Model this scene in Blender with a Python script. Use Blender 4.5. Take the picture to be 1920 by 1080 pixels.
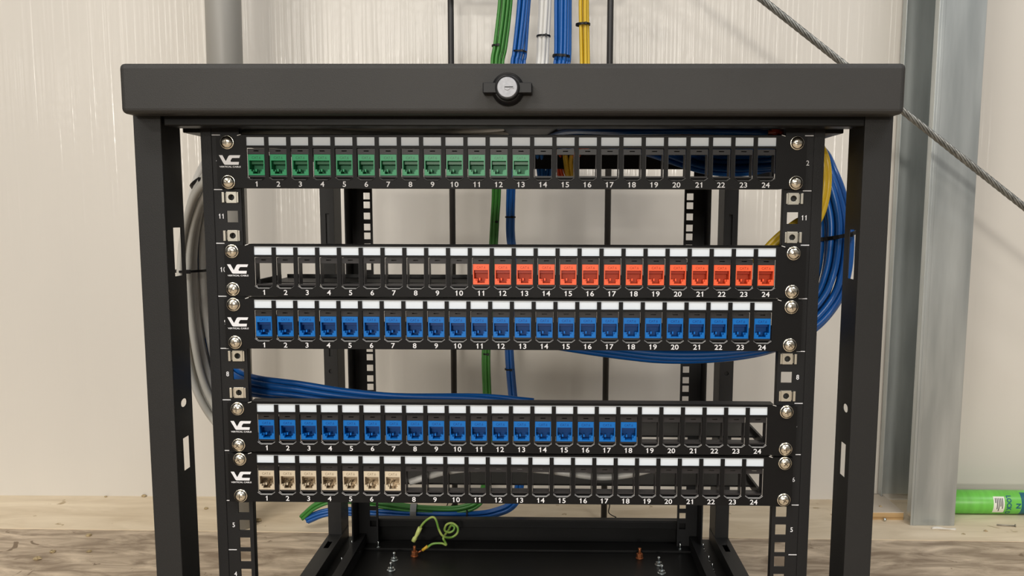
import bpy, bmesh, math, random
from mathutils import Vector, Matrix, Euler
for o in list(bpy.data.objects): bpy.data.objects.remove(o)
COL = bpy.context.scene.collection
S = 0.001                                    # all lengths below are millimetres
PI = math.pi

# ------------------------------------------------------------------ camera, world, lights
CAMP = Vector((32.83, -762.82, 468.46)); CAMR = Euler((1.4434, -0.0027, 0.0178), 'XYZ')
FPX, CX, CY = 1711.96, 1001.67, 622.92
cd = bpy.data.cameras.new('camera'); cam = bpy.data.objects.new('camera', cd); COL.objects.link(cam)
cam.location = CAMP * S; cam.rotation_euler = CAMR
cd.sensor_fit = 'HORIZONTAL'; cd.sensor_width = 36; cd.lens = 36 * FPX / 1920
cd.shift_x = -(CX - 960) / 1920; cd.shift_y = (CY - 540) / 1920
cd.clip_start = 0.02; cd.clip_end = 60
bpy.context.scene.camera = cam
sc = bpy.context.scene
sc.view_settings.view_transform = 'Standard'; sc.view_settings.look = 'None'
sc.view_settings.exposure = -0.1; sc.view_settings.gamma = 1; sc.view_settings.use_curve_mapping = False

w = bpy.data.worlds.new('world'); sc.world = w; w.use_nodes = True
bg = w.node_tree.nodes['Background']; bg.inputs[1].default_value = 0.30
_g = w.node_tree.nodes; _l = w.node_tree.links
_tc = _g.new('ShaderNodeTexCoord'); _sx = _g.new('ShaderNodeSeparateXYZ'); _rp = _g.new('ShaderNodeValToRGB')      # dim hall: floor below, pale roof above
_l.new(_tc.outputs['Generated'], _sx.inputs[0]); _mr = _g.new('ShaderNodeMapRange'); _mr.inputs[1].default_value = -1; _l.new(_sx.outputs[2], _mr.inputs[0]); _l.new(_mr.outputs[0], _rp.inputs[0])
_e = _rp.color_ramp.elements; _e[0].position = 0.30; _e[0].color = (0.30, 0.25, 0.20, 1); _e[1].position = 0.75; _e[1].color = (1.15, 1.12, 1.08, 1)
_e = _rp.color_ramp.elements.new(0.49); _e.color = (0.30, 0.28, 0.26, 1); _e = _rp.color_ramp.elements.new(0.53); _e.color = (0.55, 0.53, 0.50, 1)
_l.new(_rp.outputs[0], bg.inputs[0])

def area(name, loc, target, sx, sy, power, col=(1, 0.93, 0.82)):
    l = bpy.data.lights.new(name, 'AREA'); l.shape = 'RECTANGLE'; l.size = sx; l.size_y = sy; l.energy = power; l.color = col
    o = bpy.data.objects.new(name, l); COL.objects.link(o); o.location = loc
    o.rotation_euler = (Vector(target) - Vector(loc)).to_track_quat('-Z', 'Y').to_euler()
    return o
# lamps at the far end of the hall: the low one casts the shadows on the wall, the others show as sheen on it
area('far_hall_lamp', (-0.6, -9.0, 1.45), (0, 0.8, 0.4), 0.9, 0.5, 195, (1, 0.94, 0.85))
area('far_hall_lamp', (-1.9, -9.0, 2.65), (0, 0.8, 0.4), 1.4, 0.3, 48, (1, 0.95, 0.86))
area('far_hall_lamp', (0.8, -9.0, 2.6), (0, 0.8, 0.4), 1.4, 0.3, 48, (1, 0.95, 0.86))
area('far_hall_lamp', (-6.0, -9.0, 1.9), (0, 0.8, 0.4), 1.2, 0.4, 24, (1, 0.95, 0.86))
# ceiling lamps above and behind the viewer; the first is an added fill
area('ceiling_and_fill_lamp', (-2.6, -4.0, 3.0), (-0.9, 0.8, 0.0), 1.3, 0.4, 58, (1, 0.95, 0.88))  # added fill without a known source, lifts the lower left wall
area('ceiling_and_fill_lamp', (-1.0, -1.6, 3.0), (0, 0.1, 0.4), 1.3, 0.4, 42, (1, 0.95, 0.88))
area('ceiling_and_fill_lamp', (1.4, -1.8, 3.0), (0, 0.1, 0.4), 1.3, 0.4, 44, (0.96, 0.97, 1.0))

# ------------------------------------------------------------------ helpers
_R = CAMR.to_matrix()
def at(px, py, Y):                            # where the sight line through a pixel meets the upright plane at depth Y
    d = _R @ Vector(((px - CX) / FPX, -(py - CY) / FPX, -1)); return CAMP + d * ((Y - CAMP.y) / d.y)

def mat(name, col, rough=0.5, metal=0.0, noise=0.0, nscale=(200, 200, 200), bump=0.0, bscale=400, coat=0.0, col2=None, spec=0.5, detail=4):
    m = bpy.data.materials.new(name); m.use_nodes = True; nt = m.node_tree; N = nt.nodes; L = nt.links
    b = N['Principled BSDF']; b.inputs['Base Color'].default_value = (*col, 1); b.inputs['Roughness'].default_value = rough
    b.inputs['Metallic'].default_value = metal; b.inputs['Specular IOR Level'].default_value = spec
    if coat: b.inputs['Coat Weight'].default_value = coat; b.inputs['Coat Roughness'].default_value = 0.15
    tc = N.new('ShaderNodeTexCoord')
    if noise or col2:
        mp = N.new('ShaderNodeMapping'); mp.inputs['Scale'].default_value = nscale; L.new(tc.outputs['Object'], mp.inputs[0])
        n = N.new('ShaderNodeTexNoise'); n.inputs['Scale'].default_value = 1; n.inputs['Detail'].default_value = detail; L.new(mp.outputs[0], n.inputs['Vector'])
        cr = N.new('ShaderNodeValToRGB'); e = cr.color_ramp.elements; e[0].position = 0.34; e[1].position = 0.68
        c2 = col2 if col2 else tuple(max(0, c * (1 - noise)) for c in col)
        e[0].color = (*c2, 1); e[1].color = (*col, 1)
        L.new(n.outputs[0], cr.inputs[0]); L.new(cr.outputs[0], b.inputs['Base Color'])
    if bump:
        n2 = N.new('ShaderNodeTexNoise'); n2.inputs['Scale'].default_value = bscale; n2.inputs['Detail'].default_value = 2; L.new(tc.outputs['Object'], n2.inputs['Vector'])
        bp = N.new('ShaderNodeBump'); bp.inputs['Strength'].default_value = bump; bp.inputs['Distance'].default_value = 0.0004
        L.new(n2.outputs[0], bp.inputs['Height']); L.new(bp.outputs[0], b.inputs['Normal'])
    return m

M = {}
M['powder'] = mat('black_powder_coat', (0.017, 0.0168, 0.0165), 0.5, noise=0.15, nscale=(9, 9, 9), bump=0.5, bscale=1500, spec=0.32)
M['cap'] = mat('lit_black_powder_coat', (0.034, 0.033, 0.0315), 0.5, noise=0.22, nscale=(7, 7, 7), bump=0.5, bscale=1500, spec=0.34)  # the posts' powder coat made lighter; lamp sheen is put into the colour
M['rail'] = mat('black_rail_paint', (0.0115, 0.0115, 0.012), 0.46, bump=0.3, bscale=1500, spec=0.22)
M['face'] = mat('satin_black_panel_paint', (0.0055, 0.0053, 0.0055), 0.42, bump=0.15, bscale=1800, spec=0.16)
M['tray'] = mat('black_tray_paint', (0.006, 0.006, 0.006), 0.42, noise=0.3, nscale=(20, 20, 20), spec=0.2)
M['plastic'] = mat('dark_grey_plastic', (0.022, 0.020, 0.021), 0.38, spec=0.3)
M['tie'] = mat('black_nylon', (0.006, 0.006, 0.007), 0.4, spec=0.25)
M['ink'] = mat('white_print', (0.78, 0.78, 0.80), 0.6)
M['label'] = mat('white_label_card', (0.71, 0.77, 0.83), 0.5, spec=0.25)
M['edge'] = mat('painted_edge_highlight', (0.80, 0.78, 0.75), 0.35, 0.0)  # pale colour stands for the highlight on port lips and notches
M['screw'] = mat('nickel_plated_steel', (0.80, 0.75, 0.64), 0.21, 1.0)
M['recess'] = mat('screw_recess_steel', (0.22, 0.19, 0.15), 0.35, 1.0)
M['nut'] = mat('cage_nut_steel', (0.72, 0.69, 0.60), 0.28, 0.95)
M['chrome'] = mat('polished_lock_steel', (0.42, 0.43, 0.46), 0.5, 0.3, noise=0.2, nscale=(300, 300, 300))
M['dark'] = mat('hole_shade_black', (0.004, 0.004, 0.004), 0.5)  # near black; shade inside slots, nuts and keyhole put into the colour
M['gold'] = mat('gold_contacts', (0.75, 0.55, 0.25), 0.3, 1.0)
M['zinc'] = mat('zinc_bolt_steel', (0.62, 0.66, 0.66), 0.25, 1.0)
M['copper'] = mat('copper_washer', (0.42, 0.15, 0.06), 0.4, 0.8)
def jackmats(n, c, d, rough=0.32, metal=0.0, i=None): return [mat(n + '_plastic' if not metal else n + '_metal', c, rough, metal, spec=0.3), mat(n + '_lettering', d, rough, metal, spec=0.3), i or mat(n + '_socket_inside', c, rough, metal, spec=0.3), M['gold']]
dk = lambda n, c, f=.62: mat(n + '_socket_inside', tuple(q * f for q in c), 0.4, spec=0.25)  # plastic darkened; the shade inside the socket is put into the colour
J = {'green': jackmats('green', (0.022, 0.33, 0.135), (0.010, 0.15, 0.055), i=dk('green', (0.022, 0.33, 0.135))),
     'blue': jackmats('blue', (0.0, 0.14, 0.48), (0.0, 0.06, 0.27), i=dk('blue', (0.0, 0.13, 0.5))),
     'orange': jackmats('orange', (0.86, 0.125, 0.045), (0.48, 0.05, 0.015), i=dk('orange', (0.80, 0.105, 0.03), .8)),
     'metal': jackmats('nickel', (0.72, 0.64, 0.50), (0.40, 0.33, 0.24), 0.34, 0.6, i=mat('nickel_socket_inside', (0.30, 0.24, 0.17), 0.22, 1.0))}  # nickel inside darkened too, for the socket's shade
M['cgreen'] = mat('green_cable_jacket', (0.045, 0.21, 0.032), 0.34)
M['cblue'] = mat('blue_cable_jacket', (0.008, 0.10, 0.37), 0.30)
M['cwhite'] = mat('white_cable_jacket', (0.66, 0.65, 0.62), 0.38)
M['cgrey'] = mat('pale_grey_cable_jacket', (0.50, 0.49, 0.45), 0.40)
M['cyellow'] = mat('yellow_cable_jacket', (0.62, 0.41, 0.02), 0.34)
M['corange'] = mat('orange_cable_jacket', (0.62, 0.07, 0.015), 0.34)
M['gy'] = mat('green_yellow_earth_wire', (0.42, 0.52, 0.12), 0.35, col2=(0.16, 0.36, 0.05), nscale=(90, 90, 90), detail=0)
M['gyt'] = mat('pale_green_sleeve', (0.62, 0.70, 0.22), 0.4)
M['ysl'] = mat('yellow_terminal_sleeve', (0.75, 0.45, 0.04), 0.4)
M['pipe'] = mat('grey_pvc', (0.30, 0.29, 0.265), 0.42, noise=0.08, nscale=(6, 6, 2))
M['galv'] = mat('galvanised_steel', (0.60, 0.635, 0.63), 0.36, 0.75, col2=(0.40, 0.43, 0.43), nscale=(28, 28, 3.5), bump=0.15, bscale=60)
M['rod'] = mat('dark_steel_rod', (0.030, 0.029, 0.029), 0.42, 0.3)
M['rope'] = mat('steel_wire_rope', (0.30, 0.30, 0.28), 0.42, 0.75, noise=0.4, nscale=(160, 160, 160))
M['ply'] = mat('pine_plywood', (0.62, 0.42, 0.20), 0.6, col2=(0.30, 0.17, 0.06), nscale=(6, 6, 330))
M['plytop'] = mat('painted_plywood_top', (0.60, 0.52, 0.42), 0.55, noise=0.12, nscale=(14, 14, 14))
M['tube'] = mat('green_cartridge_film', (0.17, 0.60, 0.08), 0.35, noise=0.22, nscale=(70, 8, 8))
M['lbl'] = mat('cartridge_label', (0.80, 0.80, 0.72), 0.5)
M['teal'] = mat('dark_teal_print', (0.01, 0.12, 0.16), 0.4)
M['greyp'] = mat('grey_print', (0.10, 0.10, 0.10), 0.5)
M['strap'] = mat('grey_strap', (0.26, 0.27, 0.27), 0.5)
M['crumb'] = mat('tan_crumb', (0.52, 0.40, 0.22), 0.8, noise=0.4, nscale=(200, 200, 200))
M['nail'] = mat('dull_nail_steel', (0.36, 0.33, 0.27), 0.45, 0.5)
M['paper'] = mat('white_plaster_scrap', (0.72, 0.69, 0.62), 0.7)

def wall_mat():
    m = mat('glossy_white_wall_sheet', (0.62, 0.585, 0.53), 0.55); nt = m.node_tree; N = nt.nodes; L = nt.links; b = N['Principled BSDF']
    b.inputs['Coat Weight'].default_value = 0.6; b.inputs['Coat Roughness'].default_value = 0.18
    tc = N.new('ShaderNodeTexCoord')
    def nz(sx, sz, det=2):
        mp = N.new('ShaderNodeMapping'); mp.inputs['Scale'].default_value = (sx, 1, sz); L.new(tc.outputs['Object'], mp.inputs[0])
        n = N.new('ShaderNodeTexNoise'); n.inputs['Scale'].default_value = 1; n.inputs['Detail'].default_value = det; L.new(mp.outputs[0], n.inputs['Vector']); return n.outputs[0]
    def mth(op, a, c):
        q = N.new('ShaderNodeMath'); q.operation = op
        for i, v in enumerate((a, c)):
            if isinstance(v, (int, float)): q.inputs[i].default_value = v
            else: L.new(v, q.inputs[i])
        return q.outputs[0]
    ribs = nz(170, 1.6, 2); hatch = nz(95, 75, 0); big = nz(2.2, 1.6, 1)
    h = mth('ADD', mth('MULTIPLY', ribs, 1.0), mth('MULTIPLY', hatch, 0.2))
    h = mth('ADD', h, mth('MULTIPLY', big, 11))
    bp = N.new('ShaderNodeBump'); bp.inputs['Strength'].default_value = 1.0; bp.inputs['Distance'].default_value = 0.0014
    L.new(h, bp.inputs['Height']); L.new(bp.outputs[0], b.inputs['Coat Normal'])
    cr = N.new('ShaderNodeValToRGB'); e = cr.color_ramp.elements; e[0].position = 0.3; e[1].position = 0.7
    e[0].color = (0.60, 0.568, 0.515, 1); e[1].color = (0.65, 0.615, 0.555, 1)
    L.new(nz(3.5, 1.2, 3), cr.inputs[0]); L.new(cr.outputs[0], b.inputs['Base Color'])
    return m
M['wall'] = wall_mat()

def floor_mat(name, c1, c2, c3, sc1, specks):
    m = mat(name, c1, 0.6); nt = m.node_tree; N = nt.nodes; L = nt.links; b = N['Principled BSDF']
    tc = N.new('ShaderNodeTexCoord')
    def nz(s, det, ro=0.6):
        mp = N.new('ShaderNodeMapping'); mp.inputs['Scale'].default_value = s; L.new(tc.outputs['Object'], mp.inputs[0])
        n = N.new('ShaderNodeTexNoise'); n.inputs['Scale'].default_value = 1; n.inputs['Detail'].default_value = det; n.inputs['Roughness'].default_value = ro; n.inputs['Distortion'].default_value = 0.7
        L.new(mp.outputs[0], n.inputs['Vector']); return n.outputs[0]
    cr = N.new('ShaderNodeValToRGB'); e = cr.color_ramp.elements; e[0].position = 0.36; e[1].position = 0.66
    e[0].color = (*c2, 1); e[1].color = (*c1, 1); L.new(nz(sc1, 7), cr.inputs[0])
    cr2 = N.new('ShaderNodeValToRGB'); e = cr2.color_ramp.elements; e[0].position = specks; e[1].position = specks + 0.04
    e[0].color = (1, 1, 1, 1); e[1].color = (0, 0, 0, 1); L.new(nz((26, 26, 26), 3), cr2.inputs[0])
    mx = N.new('ShaderNodeMix'); mx.data_type = 'RGBA'; L.new(cr2.outputs[0], mx.inputs[0]); L.new(cr.outputs[0], mx.inputs[6]); mx.inputs[7].default_value = (*c3, 1)
    L.new(mx.outputs[2], b.inputs['Base Color'])
    return m
M['floor'] = floor_mat('strand_board_floor', (0.70, 0.57, 0.42), (0.27, 0.20, 0.135), (0.20, 0.14, 0.085), (11, 34, 11), 0.29)
M['board'] = floor_mat('pale_painted_board', (0.82, 0.70, 0.52), (0.64, 0.52, 0.36), (0.44, 0.33, 0.19), (5, 22, 5), 0.29)

WO = {}
class MB:
    def __init__(s): s.bm = bmesh.new()
    def _f(s, vs, mi=0, smooth=False):
        try:
            f = s.bm.faces.new(vs); f.material_index = mi; f.smooth = smooth; return f
        except ValueError: return None
    def box(s, x0, x1, y0, y1, z0, z1, mi=0):
        v = [s.bm.verts.new((x, y, z)) for x in (x0, x1) for y in (y0, y1) for z in (z0, z1)]
        for q in ((0, 1, 3, 2), (4, 6, 7, 5), (0, 4, 5, 1), (2, 3, 7, 6), (0, 2, 6, 4), (1, 5, 7, 3)): s._f([v[i] for i in q], mi)
        return s
    def lathe(s, c, axis, prof, seg=24, mi=0, smooth=True, cap=True):      # prof: (radius, height along axis)
        c = Vector(c); a = Vector(axis).normalized(); u = a.orthogonal().normalized(); v = a.cross(u)
        rings = []
        for r, h in prof:
            rings.append([s.bm.verts.new(c + a * h + (u * math.cos(2 * PI * k / seg) + v * math.sin(2 * PI * k / seg)) * r) for k in range(seg)])
        for i in range(len(rings) - 1):
            for k in range(seg):
                s._f([rings[i][k], rings[i][(k + 1) % seg], rings[i + 1][(k + 1) % seg], rings[i + 1][k]], mi, smooth)
        if cap:
            s._f(rings[0][::-1], mi); s._f(rings[-1], mi)
        return s
    def plate(s, outer, holes, fn, t0, t1, mi=0):      # fn(a, b, t) -> point; flat sheet with holes from depth t0 to t1
        tmp = bmesh.new(); es = []
        for lp in [outer] + holes:
            vs = [tmp.verts.new((p[0], p[1], 0)) for p in lp]
            for i in range(len(vs)): es.append(tmp.edges.new((vs[i], vs[(i + 1) % len(vs)])))
        bmesh.ops.triangle_fill(tmp, edges=es, use_beauty=True)
        tmp.verts.index_update()
        A = [s.bm.verts.new(fn(v.co.x, v.co.y, t0)) for v in tmp.verts]; B = [s.bm.verts.new(fn(v.co.x, v.co.y, t1)) for v in tmp.verts]
        for f in tmp.faces:
            ix = [v.index for v in f.verts]; s._f([A[i] for i in ix], mi); s._f([B[i] for i in reversed(ix)], mi)
        k = 0
        for lp in [outer] + holes:
            n = len(lp)
            for i in range(n):
                a, b_ = k + i, k + (i + 1) % n; s._f([A[a], A[b_], B[b_], B[a]], mi)
            k += n
        tmp.free(); return s
    def tube(s, pts, r, seg=8, mi=0, closed_caps=True, rf=None):
        pts = [Vector(p) for p in pts]; n = len(pts)
        tg = [(pts[min(i + 1, n - 1)] - pts[max(i - 1, 0)]).normalized() for i in range(n)]
        u = tg[0].orthogonal().normalized(); rings = []
        for i in range(n):
            u = (u - tg[i] * u.dot(tg[i])).normalized(); v = tg[i].cross(u); rr = r if rf is None else rf(i / (n - 1)) * r
            rings.append([s.bm.verts.new(pts[i] + (u * math.cos(2 * PI * k / seg) + v * math.sin(2 * PI * k / seg)) * rr) for k in range(seg)])
        for i in range(n - 1):
            for k in range(seg): s._f([rings[i][k], rings[i][(k + 1) % seg], rings[i + 1][(k + 1) % seg], rings[i + 1][k]], mi, True)
        if closed_caps: s._f(rings[0][::-1], mi); s._f(rings[-1], mi)
        return s
    def poly(s, pts, mi=0):
        f = s._f([s.bm.verts.new(p) for p in pts], mi)
        if f and len(pts) > 4: bmesh.ops.triangulate(s.bm, faces=[f])
        return s
    def text(s, body, x, z, h, y, mi=0, wf=1.0, fn=None, bold=0.02, width=None):      # centred text of cap height h
        vs, fs, w_, h_, x0 = glyphs(body, bold)
        k = h / h_; kx = k * wf if width is None else width / w_
        f_ = fn or (lambda a, b: (x + a, y, z + b))
        V = [s.bm.verts.new(f_((p[0] - x0 - w_ / 2) * kx, (p[1] - h_ / 2) * k)) for p in vs]
        for q in fs: s._f([V[i] for i in q], mi)
        return s
    def build(s, name, mats, parent=None, origin=None, local=False, bevel=0.0, bseg=2, recalc=True):
        if recalc: bmesh.ops.recalc_face_normals(s.bm, faces=s.bm.faces)
        po = WO[parent] if parent else Vector((0, 0, 0))
        og = Vector(origin) if origin is not None else po.copy()
        if not local: bmesh.ops.translate(s.bm, verts=s.bm.verts, vec=-og)
        bmesh.ops.scale(s.bm, verts=s.bm.verts, vec=(S, S, S))
        me = bpy.data.meshes.new(name); s.bm.to_mesh(me); s.bm.free()
        for m_ in (mats if isinstance(mats, list) else [mats]): me.materials.append(m_)
        o = bpy.data.objects.new(name, me); COL.objects.link(o); o.location = (og - po) * S
        if parent: o.parent = parent
        WO[o] = og
        if bevel:
            b = o.modifiers.new('bevel', 'BEVEL'); b.width = bevel * S; b.segments = bseg; b.limit_method = 'ANGLE'; b.angle_limit = 0.7
        return o
_G = {}
def glyphs(body, bold):
    if (body, bold) in _G: return _G[(body, bold)]
    if '1' in body and body.isdigit():                  # the built-in font draws 1 as a bare bar: give it its flag
        vs, fs = [], []
        for i, ch in enumerate(body):
            if ch == '1':
                q = [(0.30 + bold, -bold), (0.30 + bold, 0.685 + bold), (0.225, 0.685 + bold), (0.17, 0.60), (0.075, 0.545), (0.075, 0.455 - bold), (0.20 - bold, 0.52), (0.20 - bold, -bold)]
                n = len(vs); vs += [(a + i * 0.53, b) for a, b in q]; fs += [tuple(n + k for k in t) for t in ((0, 1, 6, 7), (1, 2, 3, 6), (3, 4, 5, 6))]
            else:
                g = glyphs(ch, bold); n = len(vs); vs += [(v[0] + i * 0.53, v[1]) for v in g[0]]; fs += [tuple(n + k for k in t) for t in g[1]]
        xs = [v[0] for v in vs]; r = (vs, fs, max(xs) - min(xs), 0.69, min(xs)); _G[(body, bold)] = r; return r
    c = bpy.data.curves.new('t', 'FONT'); c.body = body; c.size = 1; c.offset = bold; c.resolution_u = 3
    o = bpy.data.objects.new('t', c); COL.objects.link(o); dg = bpy.context.evaluated_depsgraph_get(); me = o.evaluated_get(dg).to_mesh()
    vs = [tuple(v.co) for v in me.vertices]; fs = [tuple(p.vertices) for p in me.polygons]
    o.evaluated_get(dg).to_mesh_clear(); bpy.data.objects.remove(o); bpy.data.curves.remove(c)
    xs = [v[0] for v in vs]; ys = [v[1] for v in vs]
    r = (vs, fs, max(xs) - min(xs), max(ys), min(xs)); _G[(body, bold)] = r; return r
def tag(o, label, cat, group=None):
    o['label'] = label; o['category'] = cat
    if group: o['group'] = group
    return o
def struct(o): o['kind'] = 'structure'; return o
def empty(name, loc, label, cat, group=None):
    o = bpy.data.objects.new(name, None); COL.objects.link(o); o.location = Vector(loc) * S; o.empty_display_size = 0.02; WO[o] = Vector(loc); return tag(o, label, cat, group)
def dup(o, loc, parent=None):                           # copy of an object with its children at a new world place (mm)
    n = o.copy(); COL.objects.link(n); po = WO[parent] if parent else Vector((0, 0, 0)); n.parent = parent
    n.location = (Vector(loc) - po) * S; WO[n] = Vector(loc)
    for ch in [c for c in bpy.data.objects if c.parent == o]:
        d = ch.copy(); COL.objects.link(d); d.parent = n; WO[d] = WO[ch] - WO[o] + WO[n]
    return n
def circ(cx, cy, r, n=16): return [(cx + r * math.cos(2 * PI * k / n), cy + r * math.sin(2 * PI * k / n)) for k in range(n)]
def rect(x0, x1, y0, y1): return [(x0, y0), (x1, y0), (x1, y1), (x0, y1)]
U = 44.45
def uz(u, h): return (u - 1) * U + (6.35, 22.225, 38.1)[h]

# ------------------------------------------------------------------ the setting
def wy(x): return 860 + (x + 884) * 0.0105
m = MB(); xs = (-2600, 2600)
v = [(xs[0], wy(xs[0])), (xs[1], wy(xs[1])), (xs[1], wy(xs[1]) + 60), (xs[0], wy(xs[0]) + 60)]
lo = [m.bm.verts.new((a, b, -60)) for a, b in v]; hi = [m.bm.verts.new((a, b, 2900)) for a, b in v]
m._f(lo); m._f(hi)
for i in range(4): m._f([lo[i], lo[(i + 1) % 4], hi[(i + 1) % 4], hi[i]])
struct(m.build('wall_back', M['wall']))
def ey(x): return 673 - x * 0.012
m = MB(); a = [(-2600, -3000), (2600, -3000), (2600, ey(2600)), (-2600, ey(-2600))]
lo = [m.bm.verts.new((p, q, -90)) for p, q in a]; hi = [m.bm.verts.new((p, q, -50)) for p, q in a]
m._f(lo); m._f(hi)
for i in range(4): m._f([lo[i], lo[(i + 1) % 4], hi[(i + 1) % 4], hi[i]])
struct(m.build('floor', M['floor']))
m = MB(); a = [(-2600, ey(-2600)), (2600, ey(2600)), (2600, wy(2600)), (-2600, wy(-2600))]
lo = [m.bm.verts.new((p, q, -90)) for p, q in a]; hi = [m.bm.verts.new((p, q, -49)) for p, q in a]
m._f(lo); m._f(hi)
for i in range(4): m._f([lo[i], lo[(i + 1) % 4], hi[(i + 1) % 4], hi[i]])
struct(m.build('floor', M['board']))

# ------------------------------------------------------------------ rack frame
rack = empty('server_rack', (0, 270, -50), 'black open frame equipment rack with keyed lock, numbered rails and five patch panels', 'rack')
P = M['powder']
# cap beam with rounded edges
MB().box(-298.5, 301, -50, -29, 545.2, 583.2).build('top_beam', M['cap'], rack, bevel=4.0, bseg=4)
MB().box(-275, 279, -27.5, -4, 538.2, 556).build('frame_beam', M['tray'], rack, bevel=1.0)  # takes the darker tray paint; the cap's shade is put into its colour
MB().box(-296, 298, -29, 606, 560, 563).build('top_panel', M['tray'], rack)
MB().box(-296, 298, 596, 606, 536, 560).build('rear_top_beam', M['tray'], rack)
for s_ in (-1, 1):
    MB().box(*sorted((s_ * 246, s_ * 272)), 2.5, 590, 535.5, 560).build('side_top_bar', M['tray'], rack, bevel=0.6)
def post(s_, y, z1, holes):
    m = MB(); xo, xi = s_ * 300 + 0.8, s_ * 278 + 0.8
    fl = [rect(*sorted((xo - s_ * 8, xo - s_ * 14)), a, b) for a, b in ()] 
    m.box(*sorted((xo, xi)), y, y + 2, -50, z1)
    hs = []; dy = 5 if s_ > 0 else 0
    for k in range(0, 1):
        for (zc, hh) in holes: hs.append(rect(y + 15 - dy, y + (30.5 if zc > 400 else 28) - dy, zc - hh, zc + hh))
    for zc in (310, 60): hs.append([(y + 20.5 - dy + 6.4 * math.cos(k * PI / 10), zc + 3.5 * math.sin(k * PI / 10)) for k in range(20)])
    m.plate(rect(y + 0.2, y + 38, -50, z1), hs, lambda a, b, t: (t, a, b), xi - s_ * 0.1, xi + s_ * 0.9)
    o = m.build('outer_post', P, rack, origin=(xi, y, -50), bevel=0.5); return o
for s_ in (-1, 1): post(s_, -28, 547.5, [(437.5, 20), (266, 14), (110, 20)])
for s_ in (-1, 1):
    m = MB(); xo, xi = s_ * 300 + 0.8, s_ * 280 + 0.8
    hs = [rect(*sorted((xo - s_ * 8, xo - s_ * 13)), a, b) for a, b in ((262, 290), (420, 470), (100, 130))] + [circ(xo - s_ * 10, 240, 3.2)]
    m.plate(rect(*sorted((xo, xi)), -50, 560), hs, lambda a, b, t: (a, t, b), 557, 559)
    m.box(*sorted((xi, xi + s_ * 1.8)), 558, 604, -50, 560)
    m.box(*sorted((xo - s_ * 6, xo - s_ * 15)), 560.5, 562, -50, 560, 1)
    m.build('outer_post', [P, M['dark']], rack, origin=(xi, 557, -50), bevel=0.4)

def rail(s_, y, d, front):
    m = MB(); xo, xi = (s_ * 256, s_ * 224.5)
    h = 4.75; hx0, hx1 = s_ * 232.55 - h, s_ * 232.55 + h; zt = 541
    x0, x1 = sorted((xo, xi))
    m.box(x0, hx0, y, y + 2, -30, zt); m.box(hx1, x1, y, y + 2, -30, zt)
    zs = sorted([uz(u, k) for u in range(1, 13) for k in range(3)]); prev = -30
    for z in zs: m.box(hx0, hx1, y, y + 2, prev, z - h); prev = z + h
    m.box(hx0, hx1, y, y + 2, prev, zt)
    if front:
        m.box(*sorted((xo, xo - s_ * 1.8)), y + 1, y + 34, -30, zt); m.box(*sorted((xi, xi + s_ * 1.5)), y + 1, y + 8, -30, zt)
        m.box(*sorted((xo, xo - s_ * 8.6)), y - 0.9, y, -30, zt)        # outer bead along the edge
        for u in range(1, 13):
            zc = uz(u, 1); m.text(str(u), s_ * 241.8, zc + 0.3, 4.0, y - 0.12, 1, 0.9, bold=0.01)
        for u in range(0, 13):
            z = u * U; a = sorted((s_ * 247, s_ * 240)); m.box(a[0], a[1], y - 0.15, y, z - 0.35, z + 0.35, 1)
    else:
        m.box(*sorted((xo, xo - s_ * 1.8)), y - 40, y + 1, -30, zt); m.box(*sorted((xi, xi + s_ * 1.2)), y - 3, y + 1, -30, zt)
    return m.build('mounting_rail', [M['rail'], M['ink']], rack, origin=(s_ * 232.55, y, 0), bevel=0)
railL = rail(-1, 0, 0, True); railR = rail(1, 0, 0, True); rail(-1, 562, 0, False); rail(1, 562, 0, False)

# cage nuts in the open holes of units 11 and 8
def cage_nut(rl, s_, z, first=[None]):
    if first[0] is None:
        m = MB(); r0 = circ(0, 0, 2.5)
        m.plate(rect(-4.3, 4.3, -4.6, 4.6), [r0], lambda a, b, t: (a, t, b), -0.9, 0.6)
        m.box(-7.6, -5.6, -1.9, -0.05, -4.3, 4.3); m.box(4.9, 6.2, -1.9, -0.05, -4.3, 4.3)
        m.box(-5.1, -4.6, -0.6, 1, -3.6, 3.6); m.box(4.3, 5.0, -0.6, 1, -3.6, 3.6)
        m.lathe((0, 5.5, 0), (0, -1, 0), [(4.0, 0), (4.0, 4.6), (2.9, 4.6), (2.5, 0.5)], 18, 0, True, False)
        m.lathe((0, 5.8, 0), (0, -1, 0), [(3.9, 0), (3.9, 0.3)], 18, 1)
        first[0] = m.build('cage_nut', [M['nut'], M['dark']], rl, origin=(s_ * 232.55, 0, z), local=True, bevel=0.35); return
    n_ = dup(first[0], (s_ * 232.55, 0, z), rl)
    if s_ > 0: n_.rotation_euler = (0, PI, 0)
for s_, rl in ((-1, railL), (1, railR)):
    for u in (11, 8):
        for h in (2, 0): cage_nut(rl, s_ , uz(u, h))

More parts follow.
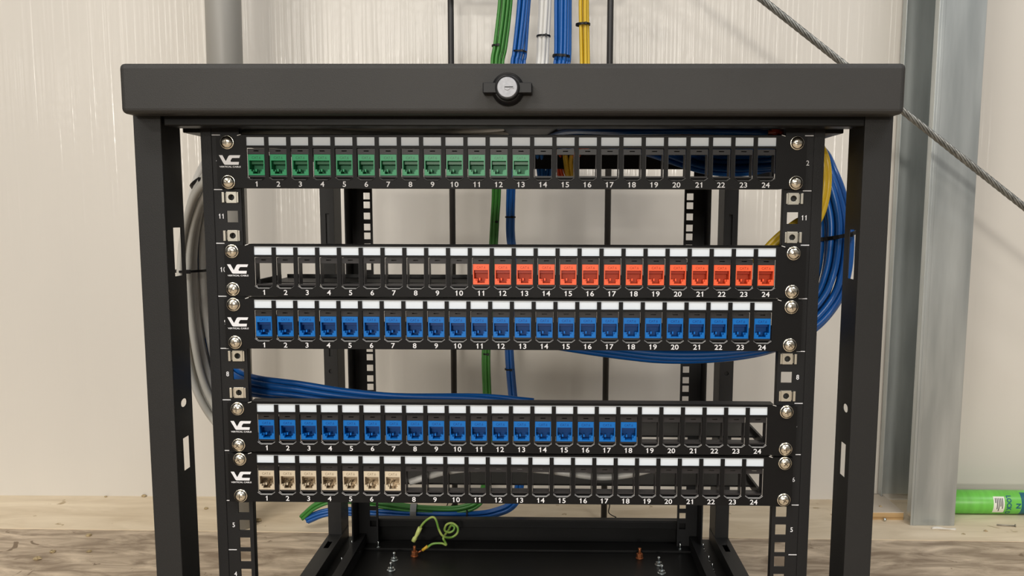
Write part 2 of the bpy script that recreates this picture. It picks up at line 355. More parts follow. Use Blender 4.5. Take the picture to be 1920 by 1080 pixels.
# base
m = MB()
for s_ in (-1, 1):
    pass
MB().box(-297, 297, -24, 600, -30, -27.5).build('base_tray', M['tray'], rack)
for s_ in (-1, 1):
    xo, xi = sorted((s_ * 300 + 0.8, s_ * 279 + 0.8))
    m = MB(); sl = [rect(*sorted((s_ * 293, s_ * 286)), a, a + 30) for a in (40, 240, 500)]
    m.plate(rect(xo, xi, -27, 600), sl, lambda a, b, t: (a, b, t), -11, -9)
    m.box(*sorted((s_ * 300 + 0.8, s_ * 298 + 0.8)), -27, 600, -50, -10); m.box(*sorted((s_ * 279 + 0.8, s_ * 281 + 0.8)), -27, 600, -28, -10)
    m.build('base_bar', P, rack, bevel=0.4)
    MB().box(*sorted((s_ * 256, s_ * 243)), 3, 560, -11, -8.5).box(*sorted((s_ * 243, s_ * 245)), 3, 560, -28, -9).build('inner_base_bar', M['rail'], rack, bevel=0.4)
MB().box(-243, 243, 572, 586, 9, 11).box(-243, 243, 584, 586, -28, 10).box(-243, 243, 570, 572, -1, 10).build('rear_base_beam', M['tray'], rack, bevel=0.5)
MB().box(-243, 243, 540, 572, -27.5, -24).build('tray_lip', M['tray'], rack, bevel=0.5)
tray = [o for o in bpy.data.objects if o.name == 'base_tray'][0]
def bolt(x, y, k=1.0, z=-27.5):
    m = MB(); m.lathe((0, 0, 0), (0, 0, 1), [(6 * k, 0), (6 * k, 1.2)], 18); m.lathe((0, 0, 1.2), (0, 0, 1), [(4.6 * k, 0), (4.8 * k, 3.2)], 6, 0, False)
    m.lathe((0, 0, 4.4), (0, 0, 1), [(2.3 * k, 0), (2.3 * k, 7), (1.4 * k, 8)], 12)
    return m.build('base_bolt', M['zinc'], tray, origin=(x, y, z), local=True, bevel=0.2)
b0 = bolt(-191, 502)
for x, y in ((-189, 464), (190, 494), (190.5, 463)): dup(b0, (x, y, -27.5), tray)
b1 = bolt(-262, 548, 0.6)
for x, y in ((-222, 545), (-262, 480), (262, 548), (262, 500), (262, 470), (228, 548)): dup(b1, (x, y, -27.5), tray)
for x in (-164, 165):
    m = MB(); m.lathe((0, 0, 0), (0, 0, 1), [(5.5, 0), (5.5, 1.5)], 18, 0); m.lathe((0, 0, 1.5), (0, 0, 1), [(4.8, 0), (4.8, 6)], 6, 0, False)
    m.lathe((0, 0, 7.5), (0, 0, 1), [(2.2, 0), (2.2, 8)], 12, 0)
    m.build('earth_stud', [M['copper']], tray, origin=(x, 519, -27.5), local=True, bevel=0.3)

# lock
c = at(952.5, 168, -50); lx, lz = c.x, c.z
m = MB(); m.lathe((lx, -50, lz), (0, -1, 0), [(12.4, 0), (12.4, 2.5), (11.6, 6), (10, 8)], 40)
m.lathe((lx, -58, lz), (0, -1, 0), [(9.2, 0), (9.2, 5.0), (8.2, 5.4), (7.6, 5.0)], 36, 0, True, False)
lock = m.build('lock', [M['tie']], rack, origin=(lx, -50, lz), bevel=0.2)
m = MB(); m.box(lx - 18.5, lx - 6, -60.5, -50.2, lz - 3.9, lz + 3.9); m.box(lx + 6, lx + 18.5, -60.5, -50.2, lz - 3.9, lz + 3.9)
m.build('lock_wing', M['tie'], lock, bevel=0.6)
m = MB(); m.lathe((lx, -58, lz), (0, -1, 0), [(7.6, 0), (7.6, 5.0), (7.2, 5.5)], 36, 0)
m.lathe((lx, -63.5, lz), (0, -1, 0), [(2.4, 0), (2.2, .35)], 20, 0); m.box(lx + 0.5, lx + 5.0, -63.9, -63.4, lz - 0.9, lz - 0.2, 0)
m.box(lx - 1.9, lx + 4.4, -63.98, -63.4, lz - 0.25, lz + 0.5, 1)
m.build('lock_cylinder', [M['chrome'], M['dark']], lock, bevel=0.15)

# ------------------------------------------------------------------ patch panels
PITCH = 18.17
def jack_mesh(kind):
    m = MB(); X = 6.75; zt, zb = -16.5, -33.4; y0, y1 = -3.6, -1.2
    op = [(-5.9, -21.4), (5.9, -21.4), (5.9, -28.6), (4.4, -28.6), (4.4, -30.3), (3.1, -30.3), (3.1, -32.2), (-3.1, -32.2), (-3.1, -30.3), (-4.4, -30.3), (-4.4, -28.6), (-5.9, -28.6)]
    m.plate(rect(-X, X, zb, zt), [op], lambda a, b, t: (a, t, b), y0, y1, 0)
    n = len(op)
    for i in range(n):
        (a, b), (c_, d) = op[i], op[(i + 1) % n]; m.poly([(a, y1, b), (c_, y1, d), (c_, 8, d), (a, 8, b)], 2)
    m.box(-X, X, 8, 11, zb, zt, 2)
    m.box(-X, -5.95, y1, 8, zb, zt, 0); m.box(5.95, X, y1, 8, zb, zt, 0); m.box(-5.95, 5.95, y1, 8, zt - 4.7, zt, 0); m.box(-5.95, 5.95, y1, 8, zb, zb + 1.0, 0)
    m.box(-5.95, -3.2, 0.5, 8, -32, -28.8, 0); m.box(3.2, 5.95, 0.5, 8, -32, -28.8, 0)
    m.box(-2.0, -0.8, -0.5, 4, -30.2, -28.2, 0)
    m.box(-5.8, 5.8, 2.0, 7.9, -24.2, -21.3, 1)
    m.text('CAT.6', 0, -19.1, 2.1, y0 - 0.06, 1, 0.95)
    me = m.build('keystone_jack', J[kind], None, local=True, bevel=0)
    d = me.data; bpy.data.objects.remove(me); return d
JM = {k: jack_mesh(k) for k in J}
def frame_mesh():
    m = MB(); X = 7.2
    m.plate(rect(-X, X, -16.3, -12.0), [rect(-2.1, 2.1, -14.0, -13.2)], lambda a, b, t: (a, t, b), -3.2, -2.4)
    m.box(-X, -X + 0.5, -3.0, 7, -34.6, -12); m.box(X - 0.5, X, -3.0, 7, -34.6, -12)
    m.box(-X, X, -3.2, 7, -35.0, -33.6); m.box(-X, X, -3.0, 7, -12.3, -11.8); m.box(-X, X, 5.5, 7, -16.0, -12)
    o = m.build('port_frame', M['plastic'], None, local=True); d = o.data; bpy.data.objects.remove(o); return d
FM = frame_mesh()
def screw_mesh():
    m = MB(); m.lathe((0, 0, 0), (0, -1, 0), [(5.7, -0.6), (5.8, 0.6), (5.4, 1.2), (4.6, 0.8)], 28, 0, True, False)
    m.lathe((0, 0, 0), (0, -1, 0), [(5.05, 0.2), (5.15, 1.2), (4.9, 2.2), (4.2, 3.1), (3.0, 3.75), (1.6, 4.05), (0.2, 4.1)], 28, 0)
    for a in (0.35, 0.35 + PI / 2):
        ca, sa = math.cos(a), math.sin(a); q = []
        for (l, w_) in ((-2.3, -0.42), (2.3, -0.42), (2.3, 0.42), (-2.3, 0.42)): q.append((l * ca - w_ * sa, l * sa + w_ * ca))
        m.poly([(x, -4.13, z) for x, z in q], 1);  # raised dark cross; the shade of a recess is put into its colour
        for i in range(4):
            (a0, b0_), (a1, b1_) = q[i], q[(i + 1) % 4]; m.poly([(a0, -4.13, b0_), (a1, -4.13, b1_), (a1, -3.2, b1_), (a0, -3.2, b0_)], 1)
    o = m.build('mounting_screw', [M['screw'], M['recess']], None, local=True); d = o.data; bpy.data.objects.remove(o); return d
SM = screw_mesh()
def child(name, data, loc, parent, rot=None):
    o = bpy.data.objects.new(name, data); COL.objects.link(o); o.parent = parent; o.location = (Vector(loc) - WO[parent]) * S; WO[o] = Vector(loc)
    if rot: o.rotation_euler = rot
    return o
def panel(u, off, dz, jacks, label, gap, sox):
    zt = u * U + dz; root = empty('patch_panel', (off, -2, zt - 22), label, 'patch panel', 'black patch panels screwed to the rack rails')
    m = MB(); F = lambda a, b, t: (a + off, t, b + zt)
    holes = [rect(-216.4, 216.4, -9.4, -2.3 if gap else -2.5)]
    for i in range(24):
        x = (i - 11.5) * PITCH
        holes.append([(x - 7.45, -11.3), (x + 7.45, -11.3), (x + 7.45, -34.9), (x + 4.6, -36.9), (x - 4.6, -36.9), (x - 7.45, -34.9)])
    out = [(-241.3, -1.4), (-241.3, -43.8), (241.3, -43.8), (241.3, -1.4), (223.5, -1.4), (220.5, -0.5), (-220.5, -0.5), (-223.5, -1.4)]
    m.plate(out, holes, F, -5, -3.4)
    for s_ in (-1, 1):
        m.box(*sorted((off + s_ * 221.5, off + s_ * 241.0)), -3.4, -0.3, zt - 43.7, zt - 1.5)
        m.poly([F(s_ * 223.6, -1.2, -5.1), F(s_ * 220.6, -0.3, -5.1), F(s_ * 220.6, -0.75, -5.1), F(s_ * 223.6, -1.65, -5.1)], 2)  # notch highlight painted as a pale strip
    m.box(off - 222, off + 222, -5, 10, zt - 0.9, zt - 0.45)
    m.box(off - 222, off + 222, -3.4, 8, zt - 43.9, zt - 43.2)
    for i in range(1, 24):
        x = (i - 12) * PITCH + off; m.box(x - 1.75, x + 1.75, -5, -3.6, zt - 9.4, zt - (3.1 if gap else 2.4))
    for i in range(24):
        x = (i - 11.5) * PITCH + off
        m.box(x - 7.4, x + 7.4, 1, 2, zt - 38.5, zt - 34.8)
        e = [(x - 7.45, zt - 34.9), (x - 4.6, zt - 36.9), (x + 4.6, zt - 36.9), (x + 7.45, zt - 34.9)]
        for k in range(3):
            (a, b), (c_, d) = e[k], e[k + 1]; dx0 = -0.35 if k == 0 else 0; 
            m.poly([(a, -3.6, b + 0.1), (c_, -3.6, d + 0.1), (c_, -5.5, d - 0.45), (a, -5.5, b - 0.45)], 2)  # pale strip painted as the highlight of the lip
            m.poly([(a, -5.5, b - 0.45), (c_, -5.5, d - 0.45), (c_, -4.9, d - 1.0), (a, -4.9, b - 1.0)], 0)
        m.text(str(i + 1), x, zt - 40.55, 4.15, -5.12, 1, 1.13, bold=0.012)
    # maker's mark
    L0 = [(0, 0), (2.9, 0), (5.5, 4.9), (7.7, 1.0), (8.4, 0.2), (9.4, 0), (17.7, 0), (16.8, 2.2), (11.2, 2.2), (10.5, 2.6), (9.4, 4.6), (9.9, 5.4), (16.4, 5.4), (16.0, 7.7), (8.0, 7.7), (4.9, 7.7), (4.2, 7.4), (3.6, 6.6)]
    lx0 = off - 239.2; lz0 = zt - 17.3
    for q in ([0, 1, 2, 16, 17], [2, 3, 11, 15, 16], [3, 4, 9, 10, 11], [4, 5, 6, 7, 8, 9], [11, 12, 13, 14, 15]):
        m.poly([(lx0 + L0[k][0], -5.1, lz0 - L0[k][1]) for k in q], 1)
    m.text('VERTICAL CABLE', lx0 + 8.9, lz0 - 9.3, 1.3, -5.1, 1, width=17.6)
    m.build('faceplate', [M['face'], M['ink'], M['edge']], root)
    MB().box(off - 217.5, off + 217.5, -4.0, -3.5, zt - 9.6, zt - 2.0).build('label_strip', M['label'], root)
    MB().box(off - 215, off + 215, 22, 86, zt - 35.5, zt - 34).box(off - 215, off - 213, 0, 60, zt - 38, zt - 30).box(off + 213, off + 215, 0, 60, zt - 38, zt - 30).box(off - 215, off + 215, 84.5, 86, zt - 34, zt - 31).build('cable_support', M['tray'], root)
    kinds = {}
    for i in range(24):
        x = (i - 11.5) * PITCH + off; child('port_frame', FM, (x, 0, zt), root)
        if i + 1 in jacks: child('keystone_jack', JM[jacks[i + 1]], (x, 0, zt), root)
    rnd = random.Random(u)
    for s_ in (-1, 1):
        for h in (2, 0): child('mounting_screw', SM, (s_ * 232.55 + sox + rnd.uniform(-.3, .3), -5.0, uz(u, h) + rnd.uniform(-.3, .3)), root, (0, rnd.uniform(0, 3), 0))
    return root
panel(12, -0.7, 0.6, {i: 'green' for i in range(1, 14)}, 'topmost patch panel, green jacks in ports 1 to 13', False, 0)
panel(10, 2.4, 0.0, {i: 'orange' for i in range(11, 25)}, 'patch panel with empty left ports and orange jacks in ports 11 to 24', True, .3)
panel(9, 0.9, 0.0, {i: 'blue' for i in range(1, 25)}, 'patch panel completely filled with 24 blue jacks', True, 0)
panel(7, 0.0, 0.0, {i: 'blue' for i in range(1, 19)}, 'patch panel with 18 blue jacks and six empty ports at right', True, 0)
panel(6, -1.6, 0.0, {i: 'metal' for i in range(1, 8)}, 'lowest patch panel, seven metal jacks in its left ports', True, 0)

# ------------------------------------------------------------------ cables
def spline(pts, n=10):
    P_ = [Vector(p) for p in pts]; P_ = [P_[0] * 2 - P_[1]] + P_ + [P_[-1] * 2 - P_[-2]]; out = []
    for i in range(1, len(P_) - 2):
        a, b, c_, d = P_[i - 1:i + 3]
        for k in range(n):
            t = k / n; out.append(0.5 * ((2 * b) + (c_ - a) * t + (2 * a - 5 * b + 4 * c_ - d) * t * t + (3 * b - a - 3 * c_ + d) * t ** 3))
    out.append(P_[-2]); return out
def packing(n, r):
    pts = [(i + (j % 2) * 0.5, j * 0.866) for i in range(-6, 7) for j in range(-6, 7)]
    pts.sort(key=lambda p: (p[0] - .2) ** 2 + (p[1] - .15) ** 2); return [(a * 2 * r, b * 2 * r) for a, b in pts[:n]]
def bundle(pts, n, r, material, label, group, spread=1.0, twist=0.8, seed=1, flat=1.0, cat='cable', jit=0.22):
    c_ = spline(pts, 9); N_ = len(c_); rnd = random.Random(seed); off = packing(n, r)
    sp = spread if callable(spread) else (lambda t: spread)
    tg = [(c_[min(i + 1, N_ - 1)] - c_[max(i - 1, 0)]).normalized() for i in range(N_)]
    u = Vector((1, 0, 0)); u = (u - tg[0] * u.dot(tg[0])); u = u.normalized() if u.length > .1 else tg[0].orthogonal().normalized()
    fr = []
    for i in range(N_):
        u = (u - tg[i] * u.dot(tg[i])).normalized(); fr.append((u.copy(), tg[i].cross(u)))
    for k, (a, b) in enumerate(off):
        ph = rnd.uniform(0, 6); pts_ = []
        for i in range(N_):
            t = i / (N_ - 1); an = twist * t; w1 = jit * r * math.sin(ph + t * 9); w2 = jit * r * math.cos(ph * 1.7 + t * 7)
            x = (a * math.cos(an) - b * math.sin(an)) * sp(t) + w1; y = ((a * math.sin(an) + b * math.cos(an)) * sp(t)) * flat + w2
            pts_.append(c_[i] + fr[i][0] * x + fr[i][1] * y)
        o = MB().tube(pts_, r, 8).build('network_cable', material, None, origin=pts_[0], recalc=False)
        tag(o, label, cat, group)
def P3(l): return [at(*p) for p in l]
def tie(px, py, Y, wpx, tilt, label, h=2.6, depth=None, name='cable_tie', material=None):
    c_ = at(px, py, Y); k = (Y - CAMP.y) / 1726; a = wpx / 2 * k; b = depth or a; ring = []
    ca, sa = math.cos(tilt), math.sin(tilt)
    m = MB()
    for i in range(25):
        t = 2 * PI * i / 24; ring.append((a * math.cos(t), b * math.sin(t)))
    R0 = []
    for (x, y) in ring[:-1]:
        row = []
        for (rr, hh) in ((1.0, -h / 2), (1.0, h / 2), ((a - 1.0) / a, h / 2), ((a - 1.0) / a, -h / 2)):
            X_ = x * rr; Z_ = hh; row.append(m.bm.verts.new((c_.x + X_ * ca - Z_ * sa, c_.y + y * rr, c_.z + X_ * sa + Z_ * ca)))
        R0.append(row)
    for i in range(24):
        A, B = R0[i], R0[(i + 1) % 24]
        for q in range(4): m._f([A[q], A[(q + 1) % 4], B[(q + 1) % 4], B[q]], 0, False)
    if name == 'cable_tie': m.box(c_.x + a * .2, c_.x + a * .2 + 3.5, c_.y - b - 1.6, c_.y - b + 0.4, c_.z - 1.8 + a * .2 * sa, c_.z + 1.8 + a * .2 * sa)
    return tag(m.build(name, material or M['tie'], None, origin=c_, bevel=0.2), label, 'cable tie' if name == 'cable_tie' else 'strap')

YB = 690
# long green and blue drops behind the rack, with the floor-level bend
bundle(P3([(948, -120, YB), (943, 0, YB), (934, 85, YB), (929, 125, YB), (930, 250, YB), (931, 355, YB), (928, 415, YB), (922, 520, YB), (912, 650, YB), (914, 745, YB), (918, 850, YB), (905, 930, YB), (868, 955, YB), (800, 957, YB), (720, 948, YB), (640, 938, YB), (598, 948, YB), (568, 972, YB)]),
       4, 2.75, M['cgreen'], 'green network cable hanging behind the rack and bending left near the floor', 'long green cables behind the rack', lambda t: 1.25 - .25 * min(1, t * 3), 1.5, 3)
bundle(P3([(956, -120, YB + 4), (950, 0, YB + 4), (940, 85, YB + 4), (934, 125, YB + 4), (936, 230, YB - 20), (900, 262, 480), (820, 258, 300), (700, 262, 160)]),
       4, 2.75, M['cgreen'], 'green network cable right of the long green ones, turning into the rack top', 'green cables entering the rack top', 1.25, 1.0, 5)
bundle(P3([(986, -120, YB), (980, 0, YB), (970, 97, YB), (966, 125, YB), (962, 250, YB), (958, 355, YB), (957, 405, YB), (958, 450, YB), (968, 520, YB), (955, 600, YB), (955, 660, YB), (962, 745, YB), (975, 850, YB), (968, 935, YB), (925, 962, YB), (860, 968, YB - 6), (780, 967, YB - 6), (700, 962, YB - 6), (640, 958, YB), (605, 962, YB), (575, 974, YB)]),
       7, 2.75, M['cblue'], 'long blue network cable hanging behind the rack and bending left near the floor', 'long blue cables behind the rack', lambda t: 1.2 - .3 * min(1, t * 4), 2.0, 8)
bundle(P3([(996, -120, YB + 8), (984, 0, YB + 8), (977, 97, YB + 8), (975, 125, YB + 6), (985, 230, YB - 20), (1000, 262, 480), (1060, 246, 200), (1150, 246, 90), (1300, 246, 60), (1440, 250, 40)]),
       3, 2.75, M['cblue'], 'blue network cable right of the long blue ones, turning into the rack top', 'blue cables entering the rack top', 1.2, 1.0, 11)
bundle(P3([(1024, -120, YB), (1022, 0, YB), (1019, 68, YB), (1016, 125, YB), (1005, 215, YB - 30), (960, 238, 420), (880, 250, 110), (700, 248, 70), (600, 244, 60), (480, 248, 50), (440, 262, 60), (410, 298, 70), (384, 345, 75), (370, 410, 75), (364, 480, 75), (369, 570, 75), (384, 660, 75), (410, 740, 70), (450, 810, 60), (500, 862, 60)]),
       7, 3.5, M['cwhite'], 'white network cable looping out past the left front rail', 'white cables in the left loop', lambda t: 1.0 + 0.25 * t, 2.2, 14)
bundle(P3([(430, 280, 45), (390, 325, 50), (362, 372, 55), (346, 440, 60), (344, 520, 60), (353, 610, 60), (370, 700, 60), (398, 765, 55), (450, 830, 50)]),
       3, 3.3, M['cgrey'], 'pale grey network cable on the outer side of the left loop', 'grey cables in the left loop', 1.15, 1.2, 17)
bundle(P3([(440, 262, 95), (405, 350, 95), (388, 430, 95), (376, 510, 95), (378, 560, 95), (398, 640, 90), (430, 700, 75), (470, 722, 60), (560, 733, 55), (650, 744, 52), (760, 751, 50), (900, 753, 48), (1000, 762, 45)]),
       7, 2.9, M['cblue'], 'blue network cable lying just above the panel of 18 blue jacks', 'blue cables crossing behind unit 8', lambda t: 1.3 if t < .55 else max(.75, 1.3 - (t - .55) * 2.2), 2.4, 20)
bundle(P3([(1055, -120, YB), (1054, 0, YB), (1054, 100, YB), (1052, 125, YB), (1045, 215, YB - 20), (1055, 262, 500), (1090, 250, 250), (1200, 262, 150), (1330, 300, 110), (1430, 300, 90), (1513, 292, 80), (1541, 335, 66), (1562, 400, 62), (1567, 450, 60), (1562, 510, 60), (1545, 560, 60), (1505, 606, 60), (1440, 638, 60), (1350, 654, 60), (1240, 658, 60), (1140, 648, 58), (1020, 630, 50)]),
       15, 3.0, M['cblue'], 'blue network cable of the thick loop bulging past the right front rail', 'blue cables in the right loop', lambda t: 1.0 if t < .5 else (1.0 + (t - .5) * 1.6 if t < .68 else max(.75, 1.29 - (t - .68) * 2.2)), 2.6, 23)
bundle(P3([(1094, -120, YB), (1093, 0, YB), (1094, 46, YB), (1096, 125, YB), (1098, 215, YB - 20), (1120, 262, 500), (1200, 250, 250), (1400, 262, 130), (1495, 262, 80), (1533, 290, 50), (1540, 350, 48), (1524, 410, 44), (1495, 428, 42), (1458, 458, 42), (1420, 500, 42)]),
       5, 2.75, M['cyellow'], 'yellow network cable entering the rack top and crossing behind the right rail', 'yellow cables behind the right rail', lambda t: 1.1 if t < .5 else .95, 1.2, 26)
bundle(P3([(1030, 250, 560), (1048, 285, 600), (1052, 320, 605), (1062, 338, 605), (1074, 322, 605), (1078, 290, 600), (1120, 262, 400), (1300, 256, 150), (1450, 248, 55), (1462, 248, 45)]),
       4, 2.75, M['corange'], 'orange network cable looping down behind ports 14 to 16 of the top panel', 'orange cables behind the top panel', 1.0, 1.0, 29)
bundle(P3([(1012, 250, 560), (1012, 290, 600), (1016, 335, 605), (1028, 338, 605), (1034, 320, 605), (1034, 270, 600), (1040, 250, 540)]),
       4, 2.75, M['cblue'], 'blue network cable looping down behind port 14 of the top panel', 'blue cables behind port 14', 1.0, 0.5, 31)
bundle(P3([(1056, 262, 585), (1060, 300, 590), (1064, 330, 590), (1074, 332, 590), (1070, 300, 588), (1078, 262, 580)]),
       2, 2.75, M['cyellow'], 'yellow network cable looping down behind port 15 of the top panel', 'yellow cables behind port 15', 1.0, 0.5, 33)
# grey loose cable resting on the support of the lowest panel
pts = spline([at(767, 904, 9), at(800, 894, 12), at(835, 885, 16), at(880, 879, 20), at(960, 878, 26), at(1030, 883, 29), at(1080, 890, 29), at(1130, 895, 29), at(1180, 890, 28), at(1225, 879, 26), at(1270, 868, 24)], 8)
m = MB(); m.tube(pts, 3.0, 12, 0); d0 = (pts[0] - pts[1]).normalized(); m.lathe(pts[0], d0, [(2.2, 0), (2.2, .08)], 12, 1)
tag(m.build('network_cable', [M['cwhite'], M['recess']], None, origin=pts[0], recalc=False), 'loose pale grey cable with cut end behind the lowest patch panel', 'cable')

tie(931, 86, YB, 18, 0.0, 'black cable tie on the green bundle above the rack top beam', depth=10)
tie(974, 97, YB, 27, -0.05, 'black cable tie on the narrow blue bundle above the rack top beam', depth=11)
tie(1019, 68, YB, 26, 0.0, 'dark cable tie on the white bundle above the rack top beam', depth=12)
tie(1053, 106, YB, 34, -0.08, 'black cable tie on the wide blue bundle above the rack top beam', depth=14, h=4)
tie(1093, 46, YB, 27, 0.03, 'black cable tie on the yellow bundle above the rack top beam', depth=11, h=3.5)
tie(929, 416, YB, 14, 0.0, 'black cable tie on the green cables seen below the top panel', depth=8)
tie(957, 407, YB, 20, 0.0, 'black cable tie on the blue cables seen below the top panel', depth=9)
tie(955, 692, YB, 18, 0.0, 'black cable tie on the blue cables seen under the all-blue panel', depth=9)
tie(912, 663, YB, 14, 0.0, 'black cable tie on the green cables seen under the all-blue panel', depth=8)
tie(1567, 441, 62, 74, 0.22, 'black cable tie around the thick blue loop beside the right rail', h=3.4, depth=24)
tie(378, 340, 62, 46, 0.6, 'black cable tie at the top of the left cable loop', h=3, depth=13)
tie(360, 507, 68, 66, 0.02, 'black cable tie around the middle of the left cable loop', h=2.2, depth=20)
# ties round the floor-level run
def vband(px, py0, py1, Y, wmm, label, name, material):
    a = at(px, py0, Y); b = at(px, py1, Y); zc = (a.z + b.z) / 2; hz = (a.z - b.z) / 2; m = MB(); rr = []
    for i in range(20):
        t = 2 * PI * i / 20; rr.append([m.bm.verts.new((a.x + dx, a.y + math.cos(t) * (hz * .8 - k), zc + math.sin(t) * (hz - k))) for dx, k in ((-wmm / 2, 0), (wmm / 2, 0), (wmm / 2, .9), (-wmm / 2, .9))])
    for i in range(20):
        A, B = rr[i], rr[(i + 1) % 20]
        for q in range(4): m._f([A[q], A[(q + 1) % 4], B[(q + 1) % 4], B[q]], 0)
    return tag(m.build(name, material, None, origin=(a.x, a.y, zc)), label, 'strap' if name == 'cable_strap' else 'cable tie')
vband(776, 944, 976, YB - 3, 10, 'grey strap around the green and blue cables near the floor', 'cable_strap', M['strap'])
vband(876, 955, 978, YB - 4, 2.6, 'black cable tie around the blue cables near the floor', 'cable_tie', M['tie'])

# earth wire in the rack base
YE = 524
pp = [at(x, y, YE) for x, y in ((784, 1001), (789, 987), (799, 975), (811, 968), (818, 973), (824, 992), (832, 1004), (845, 1010), (856, 1003), (857, 992), (847, 985), (836, 988), (832, 999), (840, 1004), (848, 1001), (850, 995), (845, 992), (841, 996), (838, 1003), (832, 1006), (835, 1014), (837, 1020), (829, 1017), (812, 1018), (800, 1026))]
for i in range(len(pp)): pp[i] = pp[i] + Vector((0, -4 + (i * 1.6 if 6 < i < 19 else 0) * .8, 0))
m = MB(); m.tube(spline(pp, 6), 1.7, 8)
ew = m.build('earth_wire', M['gy'], None, origin=pp[0], recalc=False); tag(ew, 'green and yellow earth wire with a curled middle in the rack base', 'wire')
m = MB(); m.tube([at(775, 1015, YE - 4), at(778, 1009, YE - 4), at(780, 1006, YE - 4), at(783, 1000, YE - 4), at(788, 989, YE - 4)], 2.9, 10, rf=lambda t: 1.15 if t < .3 else (.8 if t < .55 else 1.1)); o = m.build('terminal_sleeve', M['gyt'], ew, recalc=False); o['label'] = 'pale green sleeve'
m = MB(); m.tube([at(802, 1024, YE - 4), at(792, 1032, YE - 4)], 2.2, 10); m.tube([at(792, 1032, YE - 4), at(781, 1037, YE - 4)], 1.3, 8, 1); o = m.build('terminal_sleeve', [M['ysl'], M['copper']], ew, recalc=False); o['label'] = 'yellow sleeve with ring lug'

# ------------------------------------------------------------------ things around the rack
def dim_z(z): return z
# grey pipe
m = MB(); m.lathe((-487.0, 708, -49), (0.008, 0, 1), [(27.4, 0), (27.4, 1600)], 48)
tag(m.build('pipe', M['pipe'], None, origin=(-487, 708, -49)), 'vertical grey plastic pipe standing on the floor behind the left of the rack', 'pipe')
# rods
for x, y, lab in ((-130, 762, 'thin dark vertical rod behind the rack, left of the green cables'), (126, 740, 'thin dark vertical rod behind the rack, right of the yellow cables')):
    m = MB(); m.lathe((x, y, -49), (0, 0, 1), [(5.1, 0), (5.1, 1500)], 14)
    tag(m.build('steel_rod', M['rod'], None, origin=(x, y, -49)), lab, 'rod')
MB().box(-150, 147, 716, 726, 838, 858).build('crossbar', M['rod'], None, origin=(0, 720, 848), bevel=0.5)
tag([o for o in bpy.data.objects if o.name == 'crossbar'][0], 'dark crossbar above the frame that shadows the wall between the two rods', 'bar')
# galvanised channel stud
m = MB()
m.box(642, 716, 735, 737, -49, 1500); m.box(714, 716, 737, 866, -36, 1500); m.box(634, 716, 866, 868, -34.8, 1500); m.box(714, 716, 737, 790, -49, -36)
m.box(642, 644, 737, 752, -34, 1500); m.box(634, 636, 851, 866, -34.8, 1500)
m.box(646, 652, 734.2, 735, -49, 1500)
tag(m.build('metal_stud', M['galv'], None, origin=(680, 800, -49), bevel=0.8), 'galvanised steel channel stud standing against the wall right of the rack', 'stud')
m = MB(); m.box(560, 641, 763, 864, -49, -36.5, 0).box(560, 641, 762.8, 864, -36.5, -35.2, 1)
tag(m.build('plywood_offcut', [M['ply'], M['plytop']], None, origin=(596, 800, -49)), 'small layered plywood offcut on the floor left of the metal stud', 'plywood')
# wire rope of six twisted strands
a = at(1230, -158.4, 650); b = at(2080, 514.7, 650); d = (b - a); Ln = d.length; d.normalize(); uu = d.orthogonal().normalized(); vv = d.cross(uu)
m = MB(); n = 420
for k in range(6):
    pts = []
    for i in range(n + 1):
        t = i / n; an = 2 * PI * (Ln * t / 62) + k * PI / 3; pts.append(a + d * Ln * t + (uu * math.cos(an) + vv * math.sin(an)) * 3.3)
    m.tube(pts, 2.1, 6)
tag(m.build('wire_rope', M['rope'], None, origin=a, recalc=False), 'twisted steel wire rope slanting down past the metal stud', 'rope')
# green cartridge with label and print
CYL = (0, 803, -28); R_ = 20.8
m = MB(); m.lathe((716.5 + 4, CYL[1], CYL[2]), (1, 0, 0), [(18, 0), (R_, 3), (R_, 255), (18, 260)], 40, 0)
def wrap(xc, a0): return lambda u_, v_: (xc + u_, CYL[1] - (R_ + .12) * math.cos(a0 + v_ / R_), CYL[2] + (R_ + .12) * math.sin(a0 + v_ / R_))
def patch(x0, x1, v0, v1, mi, rr=0.1):
    for k in range(14):
        A0, A1 = v0 + (v1 - v0) * k / 14, v0 + (v1 - v0) * (k + 1) / 14
        m.poly([(x, CYL[1] - (R_ + rr) * math.cos(t), CYL[2] + (R_ + rr) * math.sin(t)) for x, t in ((x0, A0), (x1, A0), (x1, A1), (x0, A1))], mi)
patch(803, 822, -0.75, 0.75, 1)
for i, (v0, v1) in enumerate(((0.2, .6), (-.35, .6), (-.55, .6), (-.1, .6), (-.3, .6))): patch(805.5 + i * 3, 807.2 + i * 3, v0, v1, 3, .2)
# lettering runs down around the tube
def down(xc): return lambda u_, v_: (xc + v_, CYL[1] - (R_ + .25) * math.cos(-(u_ + 1) / R_), CYL[2] + (R_ + .25) * math.sin(-(u_ + 1) / R_))
m.text('LOCK D', 0, 0, 8, 0, 2, fn=down(830), width=37, bold=.04)
patch(851, 866, -1.2, 1.2, 2)
m.text('N', 0, 0, 8, 0, 2, fn=down(846), width=9, bold=.04)
tag(m.build('sealant_cartridge', [M['tube'], M['lbl'], M['teal'], M['greyp']], None, origin=(840, 803, -49)), 'bright green sealant cartridge lying on the floor right of the metal stud', 'cartridge')
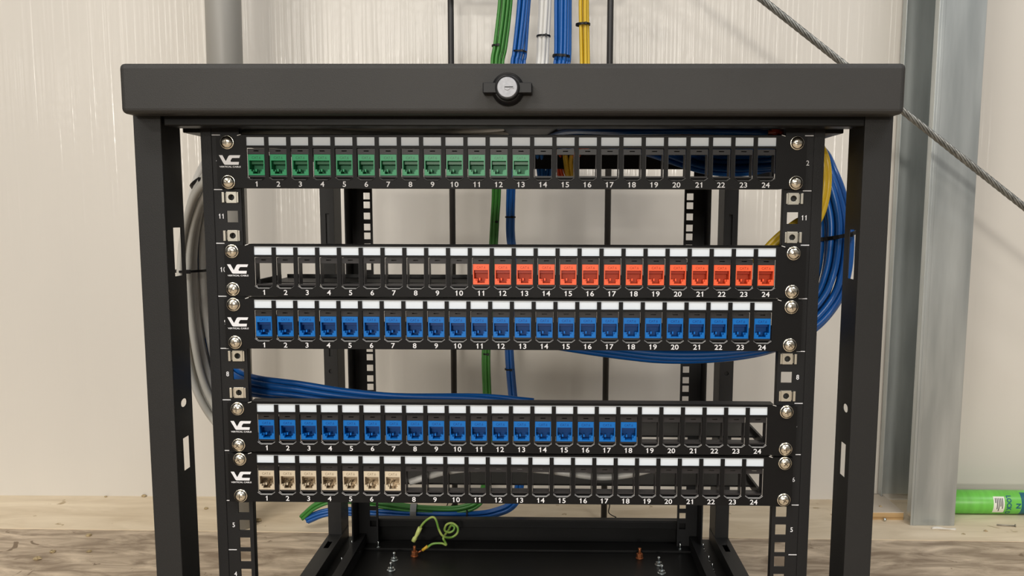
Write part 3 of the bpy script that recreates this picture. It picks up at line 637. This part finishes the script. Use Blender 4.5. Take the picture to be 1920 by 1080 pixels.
# nail, scrap, pellet, crumbs
def on_floor(px, py, z=-49):
    d_ = _R @ Vector(((px - CX) / FPX, -(py - CY) / FPX, -1)); return CAMP + d_ * ((z - CAMP.z) / d_.z)
a, b = on_floor(1869, 984, -47.5), on_floor(1903, 986, -47.5); m = MB(); m.tube([a, b], 1.3, 8); m.tube([b, b + (b - a).normalized() * 1.2], 2.9, 12)
tag(m.build('nail', M['nail'], None, origin=(a + b) / 2, recalc=False), 'loose nail on the floor in front of the green cartridge', 'nail')
a, b = on_floor(1747, 991, -47.5), on_floor(1792, 992, -47.5); m = MB()
pts = [a.lerp(b, t) + Vector((0, math.sin(t * 9) * 1.2, math.sin(t * 5) * .8)) for t in [i / 8 for i in range(9)]]; m.tube(pts, 2.3, 6, rf=lambda t: .8 + .4 * math.sin(t * 7))
tag(m.build('plaster_scrap', M['paper'], None, origin=a, recalc=False), 'torn white scrap at the foot of the metal stud', 'scrap')
a = on_floor(1659, 974, -46); m = MB(); m.lathe(a - Vector((0, 0, 3)), (0, 0, 1), [(1, 0), (2.6, 1.2), (3, 3), (2.2, 5), (.6, 5.8)], 10)
tag(m.build('screw_head', M['zinc'], None, origin=a), 'tiny shiny screw head on the floor in front of the plywood offcut', 'screw')
rnd = random.Random(4)
CR = [(270, 931, 5, 'tan crumb at the foot of the wall left of the rack'), (198, 932, 3, 'small tan crumb by the wall, left of the larger one'), (483, 977, 6, 'orange-tan crumb on the floor right of the left front rail'), (166, 1005, 5, 'crumb on the strand-board edge left of the rack'), (70, 1049, 6, 'pale crumb on the strand-board floor at far lower left'), (98, 1036, 5, 'pale crumb behind the far lower left one'), (167, 1035, 4, 'pale crumb on the strand-board floor beside the left post'), (386, 954, 4, 'brown crumb seen between the left post and front rail'), (1651, 950, 3, 'dark speck on the plywood offcut'), (1848, 996, 3, 'small brown crumb on the floor below the nail')]
for px, py, r, lab in CR:
    z = -50 if py > 1000 else -49
    if px == 1651: z = -35.2
    a = on_floor(px, py, z); m = MB()
    prof = [(r * .5, 0), (r, r * .25), (r * .7, r * .6), (r * .2, r * .8)]; m.lathe(a, (0, 0, 1), prof, 7, 0, False)
    for v_ in m.bm.verts: v_.co.x += rnd.uniform(-.25, .25) * r; v_.co.y += rnd.uniform(-.25, .25) * r
    tag(m.build('crumb', M['crumb'], None, origin=a), lab, 'crumb', None)
# twisted wire ends at the foot of the rods
for lab, pts in (('thin black wire end twisted beside the foot of the right rod', ((1137, 930), (1143, 946), (1141, 960), (1147, 966), (1155, 970), (1150, 972))), ('thin black wire curl beside the foot of the left rod', ((838, 948), (843, 936), (848, 925), (852, 940), (843, 952), (838, 958)))):
    q = [at(x, y, 735 if x > 1000 else 748) for x, y in pts]; m = MB(); m.tube(spline(q, 5), 0.9, 6)
    tag(m.build('wire_end', M['tie'], None, origin=q[0], recalc=False), lab, 'wire')
